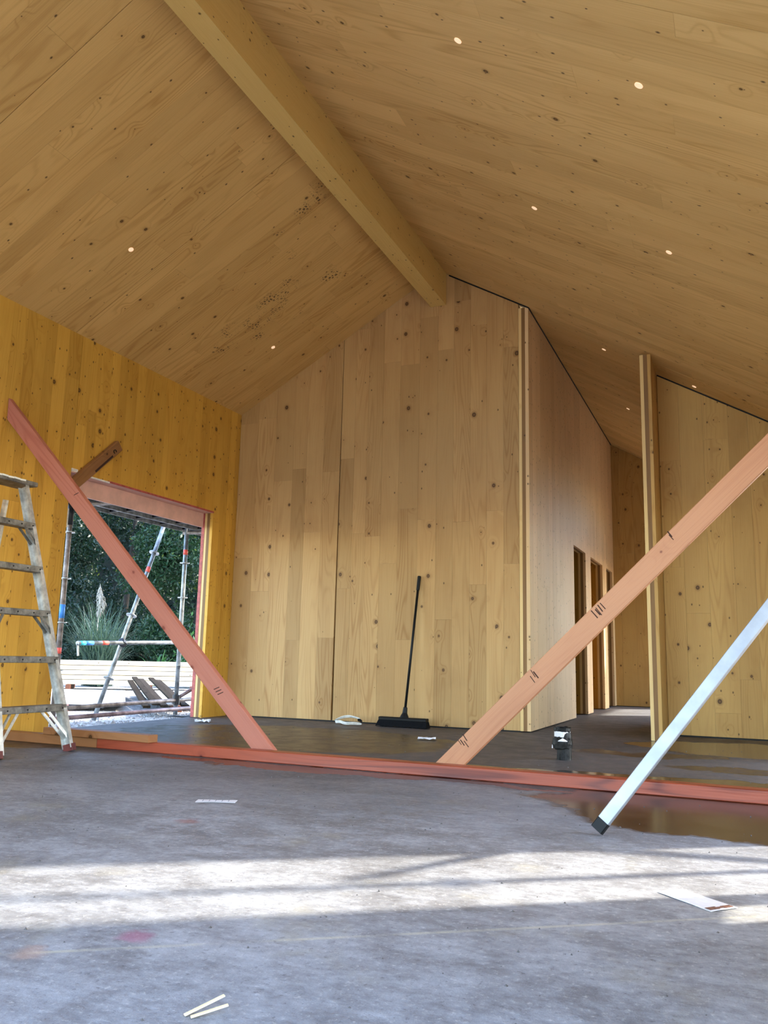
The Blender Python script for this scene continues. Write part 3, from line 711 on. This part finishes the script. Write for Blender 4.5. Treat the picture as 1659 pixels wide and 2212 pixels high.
for (s0, s1, t0, t1) in ((.86, .96, .05, .42), (.87, .955, .60, .95), (.89, .94, .42, .60)):
    a, b, c, d = [Vector(q) for q in ((4.931, -5.224, 0), (5.081, -5.360, 0), (5.146, -5.288, 0), (4.995, -5.158, 0))]
    P = [a.lerp(b, s).lerp(d.lerp(c, s), t) for s, t in ((s0, t0), (s1, t0), (s1, t1), (s0, t1))]
    mk('printed_block', [(p.x, p.y, .0031) for p in P] + [(p.x, p.y, .0037) for p in P], BF, M['ink'], pap)
p3 = scrap('paper_strip', [(2.895, -4.595, 0), (3.055, -4.52, 0), (3.08, -4.58, 0), (2.92, -4.655, 0)], 'small white label strip lying on the middle of the floor', 'paper', M['paper'], .0008, .002, None, 5)
for k in range(5):
    a = Vector((2.915, -4.615, .0036)).lerp(Vector((3.06, -4.548, .0036)), .1 + k * .18); bar('printed_line', a + Vector((-.008, .016, 0)), a + Vector((.010, -.02, 0)), .003, .0006, M['pencil'], p3, (0, 0, 1), .0001)
scrap('paper_strip', [(2.69, -1.23, 0), (2.83, -1.19, 0), (2.86, -1.28, 0), (2.71, -1.30, 0)], 'crumpled white paper scrap on the wet floor near the broom', 'paper', M['paper'], .001, .02, None, 6)
scrap('plastic_scrap', [(.28, -.93, 0), (.40, -.86, 0), (.44, -.95, 0), (.31, -1.0, 0)], 'white plastic scrap on the floor inside the doorway', 'scrap', M['paper'], .001, .03, None, 8)
# rag by the wall: two twisted ribbons and a dark end
rg = empty('rag', (1.60, -.36, 0)); tag(rg, 'twisted white rag on the floor below the back wall', 'rag')
def ribbon(name, pts, w, mat, parent, seed):
    rq = random.Random(seed); V, Fs = [], []
    for i, p in enumerate(pts):
        a = rq.uniform(.3, 1.2); d = Vector((math.cos(a) * .3, -math.cos(a), math.sin(a))) * w / 2; p = Vector(p)
        u = Vector((0, .35, .9)).normalized() * .008
        z = max(0.0, .003 - min((p - d).z, (p + d).z)); zz = Vector((0, 0, z))
        V += [p - d + zz, p + d + zz, p + d + zz + u, p - d + zz + u]
    for i in range(len(pts) - 1):
        b = i * 4
        for k in range(4): Fs.append((b + k, b + 4 + k, b + 4 + (k + 1) % 4, b + (k + 1) % 4))
    Fs += [(0, 1, 2, 3), (len(V) - 1, len(V) - 2, len(V) - 3, len(V) - 4)]
    o = mk(name, V, Fs, mat, parent)
    sm = o.modifiers.new('smooth', 'SUBSURF'); sm.levels = 2; sm.render_levels = 2
    return o
ribbon('cloth_fold', [(1.40, -.20, .02), (1.47, -.15, .06), (1.55, -.13, .07), (1.62, -.15, .06), (1.69, -.18, .05)], .035, M['rag'], rg, 1)
ribbon('cloth_fold', [(1.45, -.26, .02), (1.50, -.36, .025), (1.57, -.38, .035), (1.64, -.46, .02), (1.73, -.46, .03), (1.80, -.38, .02)], .035, M['rag'], rg, 5)
ribbon('dark_cuff', [(1.67, -.22, .04), (1.70, -.23, .045), (1.74, -.25, .035)], .05, M['black'], rg, 3)
# wood splinters close to the camera
for k, (q0, q1) in enumerate((((4.226, -6.522, .003), (4.268, -6.458, .022)), ((4.241, -6.524, .003), (4.290, -6.478, .016)))):
    tag(bar('wood_splinter', q0, q1, .008, .003, M['splinter'], None, (0, 0, 1), .0006), ('pale wood splinter at the bottom edge, left of the pair', 'pale wood splinter at the bottom edge, right of the pair')[k], 'splinter', 'splinters at the bottom edge')
# grit on the slab: nobody could count it
rq = random.Random(77); V, Fs = [], []
for k in range(420):
    x, y = rq.uniform(.3, 5.6), rq.choice((rq.uniform(-6.9, -3.5), rq.uniform(-6.9, -3.5), rq.uniform(-2.9, -.6))); s = rq.uniform(.0015, .0055) * (1.8 if rq.random() < .08 else 1); b = len(V); a = rq.random() * 6.3
    for i in range(4): V.append((x + s * math.cos(a + i * 1.57) * rq.uniform(.7, 1.2), y + s * math.sin(a + i * 1.57) * rq.uniform(.7, 1.2), 0.0))
    V.append((x, y, s * rq.uniform(.7, 1.3))); Fs += [(b, b + 1, b + 4), (b + 1, b + 2, b + 4), (b + 2, b + 3, b + 4), (b + 3, b, b + 4)]
tag(mk('floor_grit', V, Fs, M['grit']), 'dark grit and crumbs scattered over the concrete', 'grit', None, 'stuff')

# ------------------------------------------------------------------ outside: scaffold
sc_ = empty('scaffold', (-1.25, -.2, -.12)); tag(sc_, 'steel tube scaffold standing outside the doorway', 'scaffold')
def standard(x, y, z0, z1, mat, ros, parent):
    o = tube('standard', (x, y, z0), (x, y, z1), .0265, mat, parent, 14)
    for z in ros:
        lathe('rosette', [(.03, -.006), (.062, -.005), (.062, .005), (.03, .006)], 14, M['steel'], o, Matrix.Translation((x, y, z)))
    return o
s1 = standard(-1.25, -1.215, -.10, 2.75, M['steel_rust'], (1.875, 1.39, .937, .452), sc_)
s2 = standard(-1.25, .80, -.09, 2.75, M['steel'], (1.775, 1.34, .506), sc_)
tube('tape_band', (-1.25, .80, 1.88), (-1.25, .80, 1.945), .0278, M['tape_red'], s2, 14)
tube('tape_band', (-1.25, -1.215, .98), (-1.25, -1.215, 1.12), .0278, M['tape_blue'], s1, 14)
tube('tape_band', (-1.25, -1.215, .62), (-1.25, -1.215, .68), .0278, M['tape_red'], s1, 14)
tube('sleeve', (-1.25, -1.215, 1.95), (-1.25, -1.215, 2.18), .033, M['iron'], s1, 14)
lathe('base_plate', [(.09, -.115), (.09, -.105), (.03, -.10)], 4, M['iron'], s2, Matrix.Translation((-1.25, .80, 0)) @ Matrix.Rotation(.78, 4, 'Z'))
rk0, rk1 = Vector((-1.47, -.375, -.10)), Vector((-1.47, .80, 2.66))
rk = tube('raker', rk0, rk1, .025, M['steel'], sc_, 14); rd = (rk1 - rk0).normalized()
for z in (1.87, 1.081, .355, .055):
    t = (z - rk0.z) / (rk1.z - rk0.z); q = rk0.lerp(rk1, t); lm3 = Matrix((rd.orthogonal().normalized(), rd.cross(rd.orthogonal().normalized()), rd)).transposed().to_4x4(); lm3.translation = q
    lathe('rosette', [(.028, -.006), (.062, -.005), (.062, .005), (.028, .006)], 14, M['steel'], rk, lm3)
q = rk0.lerp(rk1, (1.65 - rk0.z) / (rk1.z - rk0.z)); tube('tape_band', q - rd * .035, q + rd * .035, .0264, M['tape_red'], rk, 14)
lg = tube('guard_rail', (-1.42, -.775, .735), (-1.42, 1.9, .815), .0235, M['steel'], sc_, 14)
tube('tape_band', (-1.42, -.74, .736), (-1.42, -.66, .7385), .0246, M['tape_cyan'], lg, 14)
tube('tape_band', (-1.42, -.66, .7385), (-1.42, -.54, .742), .0246, M['tape_blue'], lg, 14)
tube('tape_band', (-1.42, -.40, .746), (-1.42, -.30, .749), .0246, M['tape_red'], lg, 14)
bar('hanging_clip', (-1.42, -.77, .73), (-1.415, -.755, .60), .03, .008, M['steel'], lg, (1, 0, 0), .001)
lathe('coupler', [(.030, -.04), (.047, -.034), (.047, .034), (.030, .04)], 8, M['iron'], sc_, Matrix.Translation((-1.44, -.03, .757)) @ Matrix.Rotation(1.2, 4, 'X'))
tube('ledger', (-1.25, -1.5, .068), (-1.25, 2.1, .092), .024, M['steel_rust'], sc_, 14)
tube('ledger', (-.98, -1.6, -.002), (-.98, 1.6, .010), .023, M['steel_purple'], sc_, 14)
tube('ledger', (-1.25, -1.215, .452), (-1.27, -2.4, .452), .023, M['steel_purple'], sc_, 14)
tube('transom', (-1.25, .80, .10), (-1.0, 1.45, .46), .022, M['steel_purple'], sc_, 14)
lathe('coupler', [(.030, -.06), (.043, -.055), (.043, .055), (.030, .06)], 10, M['iron'], sc_, Matrix.Translation((-1.25, .80, .09)))
# deck planks over the doorway
for k in range(4):
    x0 = -.40 - k * .235
    dk = empty('deck_plank', (x0 - .11, -.2, 2.27), sc_)
    boxo('plank_top', (x0 - .225, -2.0, 2.232), (x0, 1.9, 2.244), M['deck'], dk)
    boxo('side_lip', (x0 - .225, -2.0, 2.184), (x0 - .219, 1.9, 2.232), M['steel'], dk)
    boxo('side_lip', (x0 - .006, -2.0, 2.184), (x0, 1.9, 2.232), M['steel'], dk)
    for j in range(9): boxo('cross_rib', (x0 - .219, -1.9 + j * .45, 2.206), (x0 - .006, -1.88 + j * .45, 2.232), M['iron'], dk)
tube('transom', (-.34, -1.215, 2.16), (-1.3, -1.215, 2.16), .022, M['steel_rust'], sc_)
tube('transom', (-.34, .80, 2.16), (-1.3, .80, 2.16), .022, M['steel_rust'], sc_)
# hanging hoop of sheet seen at the door's left edge
tag(bar('tag_plate', (-1.245, -1.30, 1.92), (-1.245, -1.30, 2.12), .10, .006, M['tape_white'], None, (1, 0, 0), .002), 'white tag plate hanging beside the rusty scaffold post', 'tag')

# scaffold outside the right opening (its shadows fall across the slab)
s3 = empty('scaffold', (6.5, -4.0, -.12)); tag(s3, 'steel tube scaffold outside the opening right of the camera', 'scaffold')
standard(6.05, -4.19, -.12, 3.4, M['steel'], (.5, 1.5), s3)
standard(6.75, -3.15, -.12, 3.4, M['steel'], (.5, 1.5), s3)
tube('raker', (6.25, -4.35, .15), (6.25, -3.3, 1.9), .04, M['steel'], s3)

# ------------------------------------------------------------------ outside: ground and materials
gr = mk('ground', [(-60, -60, -.135), (60, -60, -.135), (60, 60, -.135), (-60, 60, -.135)], [(0, 1, 2, 3)], M['gravel']); tag(gr, 'pale gravel yard outside the doorway', None, None, 'structure')
rq = random.Random(5); V, Fs = [], []
for k in range(2600):
    x = -.2 - 2.2 * rq.random() ** 1.3; y = rq.uniform(-2.6, 2.2); s = rq.uniform(.006, .02) * (2 if rq.random() < .03 else 1); b = len(V); a = rq.random() * 6.3
    for i in range(5): V.append((x + s * math.cos(a + i * 1.257) * rq.uniform(.7, 1.2), y + s * math.sin(a + i * 1.257) * rq.uniform(.7, 1.2), -.136))
    V.append((x + rq.uniform(-.3, .3) * s, y, -.135 + s * rq.uniform(.6, 1.1))); Fs += [(b + i, b + (i + 1) % 5, b + 5) for i in range(5)]
tag(mk('gravel_stones', V, Fs, M['stone']), 'loose grey gravel stones outside the doorway', 'gravel', None, 'stuff')

# white sheets
def slab(name, pts, z0, th, mat, label, cat, group=None):
    V = [(x, y, z0) for x, y in pts] + [(x, y, z0 + th) for x, y in pts]
    return tag(mk(name, V, BF, mat), label, cat, group)
slab('sheet_panel', [(-3.9, .55), (-2.45, 1.32), (-5.15, 4.55), (-6.6, 3.75)], -.05, .02, M['white'], 'white sheet panel lying outside, left of the dark planks', 'sheet', 'white sheets in the yard')
slab('sheet_panel', [(-2.20, 1.62), (-1.75, 2.1), (-4.3, 5.35), (-5.0, 4.72)], -.05, .02, M['white'], 'white sheet panel lying outside, right of the dark planks', 'sheet', 'white sheets in the yard')
for k, (a, b) in enumerate((((-3.0, .8), (-6.0, 4.1)), ((-1.9, 1.75), (-4.7, 5.0)))):
    tag(bar('bearer', (a[0], a[1], -.093), (b[0], b[1], -.093), .09, .08, M['brown_plank'], None, (0, 0, 1), .003), ('brown bearer under the left white sheet', 'brown bearer under the right white sheet')[k], 'timber', 'bearers under the sheets')
# dark weathered planks
DP = []
for k in range(5):
    q = Vector((-1.62, .72)) + Vector((.74, .67)) * (.105 * k + (.05 if k > 2 else 0)); e = q + Vector((-.67, .74)) * (4.6 + .25 * ((k * 3) % 4))
    DP.append(((q.x, q.y), (e.x, e.y), (.02, .055, .03, .06, .03)[k]))
for k, (a, b, z) in enumerate(DP):
    tag(bar('weathered_plank', (a[0], a[1], z - .03), (b[0], b[1], z + .14), .09, .03, M['dark_plank'], None, (0, 0, 1), .003), ('leftmost dark weathered plank between the white sheets', 'second dark weathered plank from the left between the sheets', 'middle raised dark weathered plank between the sheets', 'second dark weathered plank from the right between the sheets', 'rightmost dark weathered plank between the sheets')[k], 'plank', 'dark planks between the white sheets')
# long pale timber stack
SD = Vector((.80, .60, 0)).normalized() ; SN = Vector((-.60, .80, 0))
SO = Vector((-6.35, 6.75, 0)); names_l = ['lowest', 'second', 'third', 'fourth', 'top']
zb = -.02
for L in range(5):
    for row in range(3):
        c = SO + SN * (row * .26 + .02 * (L % 2)) + SD * (.15 * ((L * 7 + row * 3) % 5 - 2)); hl = 2.3 + .1 * ((L + row) % 3)
        z = zb + L * .098 + .045
        tag(bar('long_timber', c - SD * hl + Vector((0, 0, z)), c + SD * hl + Vector((0, 0, z)), .24, .088, M['fresh_pine'], None, (0, 0, 1), .004),
            'long pale timber in the stack outside, %s layer, %s row' % (names_l[L], ('front', 'middle', 'back')[row]), 'timber', 'pale timbers stacked in the yard')
for k, s in enumerate((-1.6, 0.0, 1.6)):
    c = SO + SD * s
    tag(bar('bearer', c - SN * .2 + Vector((0, 0, -.075)), c + SN * .75 + Vector((0, 0, -.075)), .09, .10, M['brown_plank'], None, (0, 0, 1), .003), 'brown bearer under the %s of the pale timber stack' % ('left end', 'middle', 'right end')[k], 'timber', 'bearers under the timber stack')
for k in range(3):
    c = Vector((-4.2, 6.55, 0)) + SD * (.10 * k) - SN * (.10 * k)
    tag(bar('brown_board', c - SD * .9 + Vector((0, 0, -.09 + .075 * k)), c + SD * .9 + Vector((0, 0, -.09 + .075 * k)), .14, .07, M['brown_plank'], None, (0, 0, 1), .003), 'red-brown board at the right end of the yard, %s of three' % ('lowest', 'middle', 'top')[k], 'board', 'red-brown boards in the yard')

# ------------------------------------------------------------------ outside: planting
def leaves(name, pts, size, mat, parent, seed, along=None, kind=None):
    rs = np.random.RandomState(seed); n = len(pts); P = np.array(pts)
    d = rs.normal(size=(n, 3)); d /= np.linalg.norm(d, axis=1)[:, None]
    e = rs.normal(size=(n, 3)); e -= (e * d).sum(1)[:, None] * d; e /= np.linalg.norm(e, axis=1)[:, None]
    s = size * rs.uniform(.6, 1.3, size=(n, 1))
    V = np.stack([P - d * s, P + e * s * .42, P + d * s, P - e * s * .42], 1).reshape(-1, 3)
    me = bpy.data.meshes.new(name); me.vertices.add(4 * n); me.vertices.foreach_set('co', V.ravel())
    me.loops.add(4 * n); me.loops.foreach_set('vertex_index', np.arange(4 * n)); me.polygons.add(n)
    me.polygons.foreach_set('loop_start', np.arange(n) * 4); me.polygons.foreach_set('loop_total', np.full(n, 4)); me.materials.append(mat); me.update(); me.validate()
    o = bpy.data.objects.new(name, me); link(o, parent)
    return o
def tree(x, y, h, rx, n, mat, label, seed, leaf=.11, light=0):
    rs = np.random.RandomState(seed)
    t = empty('bush_tree', (x, y, -.13)); tag(t, label, 'tree', 'trees behind the yard')
    tk = tube('trunk', (x, y, -.13), (x + .2, y + .1, h * .6), .13, M['bark'], t, 10, .07)
    nb = 46; cs = []
    for k in range(nb):
        a = rs.uniform(0, 6.283); zz = rs.uniform(.04, 1.0) * h; rr = rx * math.sqrt(max(.08, 1 - ((zz / h - .42) / .62) ** 2)) * rs.uniform(.45, 1.0)
        cs.append((x + rr * math.cos(a), y + rr * math.sin(a), zz, rs.uniform(.45, .85)))
    pts = []
    for k in range(n):
        c = cs[rs.randint(nb)]; v = rs.normal(size=3); v /= np.linalg.norm(v); q = c[3] * rs.uniform(.75, 1.05)
        z = c[2] + v[2] * q * .8
        if z > -.1: pts.append((c[0] + v[0] * q, c[1] + v[1] * q, z))
    leaves('foliage', pts, leaf, mat, t, seed)
    if light:
        pts = []
        for k in range(light):
            c = cs[rs.randint(nb)]; v = rs.normal(size=3); v /= np.linalg.norm(v)
            if c[2] < h * .35: continue
            q = c[3] * rs.uniform(1.0, 1.12); pts.append((c[0] + v[0] * q, c[1] + v[1] * q, c[2] + abs(v[2]) * q * .8))
        leaves('sunlit_foliage', pts, leaf * .8, M['leaf_sunlit'], t, seed + 1)  # sunlight on the upper crown, put into a yellow-green leaf colour
    return t
TR = [(-14.3, 11.0, 6.4, 1.75, 'leaf_dark', 'dark leafy tree seen furthest left in the doorway', 300), (-9.9, 13.1, 6.0, 1.75, 'leaf_mid', 'green leafy tree at the right side of the doorway view', 350),
      (-5.4, 15.1, 6.4, 1.7, 'leaf_dark', 'dark tree mostly hidden by the right door jamb', 200), (-15.2, 16.2, 9.0, 2.1, 'leaf_dark', 'tall dark tree behind the plume grass in the back row', 500),
      (-10.6, 18.2, 9.2, 2.1, 'leaf_mid', 'tall green tree with sunlit crown in the back row', 900)]
for k, (x, y, h, rx, mt, lb, li) in enumerate(TR):
    tree(x, y, h, rx, 42000, M[mt], lb, 100 + k * 3, .066, li * 2)
# dark bank behind the trees
V = []; Fs = []; nx = 24; rb_ = random.Random(3)
c0, ux, un = Vector((-16.5, 19.5, 0)), Vector((.92, .39, 0)), Vector((-.39, .92, 0))
prof = [(0, -.3), (1.0, 2.2), (2.2, 5.5), (4.0, 9.0), (7.0, 12.5), (10, 13)]
for i in range(nx + 1):
    for a, z in prof:
        p = c0 + ux * (-16 + 32 * i / nx) + un * (a + rb_.uniform(-.3, .3)); V.append((p.x, p.y, z + rb_.uniform(-.3, .3)))
k_ = len(prof)
for i in range(nx):
    for j in range(k_ - 1): Fs.append((i * k_ + j, (i + 1) * k_ + j, (i + 1) * k_ + j + 1, i * k_ + j + 1))
tag(mk('hillside', V, Fs, M['soil'], smooth=True), 'dark planted bank rising behind the trees', None, None, 'structure')
rs = np.random.RandomState(8); pts = []
def bank_z(a):
    for (a0, z0), (a1, z1) in zip(prof[:-1], prof[1:]):
        if a <= a1: return z0 + (z1 - z0) * max(0.0, a - a0) / (a1 - a0)
    return prof[-1][1]
for k in range(400):
    u = rs.uniform(-9, 12); a = rs.uniform(-.6, 3.6) if k > 90 else rs.uniform(-3.2, -.4); rad = rs.uniform(.45, .95)
    zc = bank_z(a) + rs.uniform(.1, .5) if k > 90 else rs.uniform(.1, 1.5)
    c = c0 + ux * u + un * a; v = rs.normal(size=(330, 3)); v /= np.linalg.norm(v, axis=1)[:, None]
    q = np.array((c.x, c.y, zc)) + v * rad * rs.uniform(.75, 1.05, size=(330, 1)); pts.append(q[q[:, 2] > -.1])
tag(leaves('undergrowth', np.concatenate(pts), .08, M['leaf_dark'], None, 9), 'dark dense undergrowth covering the bank behind the trees', 'undergrowth', None, 'stuff')
# plume grass clump
def blade_mesh(base, n, hmin, hmax, spread, w, seed, lean=1.0):
    rs = random.Random(seed); V, Fs = [], []
    for k in range(n):
        a = rs.uniform(0, 6.283); h = rs.uniform(hmin, hmax); out = rs.uniform(.15, 1.0) * spread; bx, by = base[0] + rs.uniform(-.25, .25), base[1] + rs.uniform(-.25, .25)
        dx, dy = math.cos(a), math.sin(a); px_, py_ = -dy * w / 2, dx * w / 2; b = len(V); ns = 6
        droop = rs.uniform(.1, .75) * lean
        for i in range(ns + 1):
            t = i / ns; rr = out * t ** 1.6; z = base[2] + h * (t - droop * t ** 3.2 * .75); ww = 1 - t ** 2 * .85
            V += [(bx + dx * rr - px_ * ww, by + dy * rr - py_ * ww, z), (bx + dx * rr + px_ * ww, by + dy * rr + py_ * ww, z)]
        for i in range(ns): Fs.append((b + 2 * i, b + 2 * i + 1, b + 2 * i + 3, b + 2 * i + 2))
    return V, Fs
def grass(x, y, n, hmin, hmax, spread, w, seed, mat, label, cat='grass clump', group=None):
    t = empty('plume_grass', (x, y, -.13)); tag(t, label, cat, group)
    V, Fs = blade_mesh((x, y, -.12), n, hmin, hmax, spread, w, seed); mk('foliage', V, Fs, mat, t); return t
tg = grass(-8.40, 7.50, 700, 1.2, 2.25, 1.15, .020, 1, M['leaf_blue'], 'large blue-green plume grass with one feathery plume')
V, Fs = blade_mesh((-8.47, 7.42, 1.15), 0, 1, 1, 1, 1, 1)
st = tube('plume_stalk', (-8.44, 7.43, -.1), (-8.43, 7.38, 1.62), .010, M['plume'], tg, 8)
rs = random.Random(6); V, Fs = [], []
for k in range(230):
    t = rs.random(); z = 1.52 + t * .70; a = rs.uniform(0, 6.283); rr = .10 * math.sin(math.pi * min(1, t * .9 + .1)) * rs.uniform(.4, 1.1); cx, cy = -8.43 + .06 * t + .05 * math.sin(t * 5), 7.38 - .02 * t; b = len(V)
    V += [(cx, cy, z), (cx + rr * math.cos(a) + .008, cy + rr * math.sin(a), z - .05), (cx + rr * 1.2 * math.cos(a), cy + rr * 1.2 * math.sin(a), z - .13), (cx + rr * math.cos(a) - .008, cy + rr * math.sin(a), z - .05)]; Fs.append((b, b + 1, b + 2, b + 3))
mk('plume', V, Fs, M['plume'], tg)
grass(-10.3, 6.2, 420, 1.0, 1.8, 1.0, .018, 2, M['leaf_blue'], 'blue-green grass clump without a plume, left of the plumed one')
def plant(x, y, n, h, r_, seed, mat, label, leaf, name='leafy_shrub'):
    rs = np.random.RandomState(seed); t = empty(name, (x, y, -.13)); tag(t, label, 'shrub')
    pts = [(x + r_ * max(-1.5, min(1.5, rs.normal())) * .5, y + r_ * max(-1.5, min(1.5, rs.normal())) * .5, abs(rs.normal()) * h * .45 - .05) for k in range(n)]
    leaves('foliage', pts, leaf, mat, t, seed); tube('stem', (x, y, -.13), (x, y, h * .5), .02, M['bark'], t, 6); return t
plant(-6.55, 8.85, 1800, .95, .6, 21, M['leaf_plant'], 'low green shrub behind the timber stack, centre right', .06)
plant(-5.1, 9.7, 1500, 1.1, .6, 22, M['leaf_plant'], 'low green shrub by the right door jamb', .06)
bl = empty('broad_leaf_plant', (-7.45, 8.25, -.13)); tag(bl, 'broad-leaved green plant between the grass and shrubs', 'plant')
for k in range(9):
    a = k * 2.4; V, Fs = blade_mesh((-7.45, 8.25, -.1), 1, .8, 1.15, .55, .13, 50 + k, .8); mk('leaf', V, Fs, M['leaf_plant'], bl)
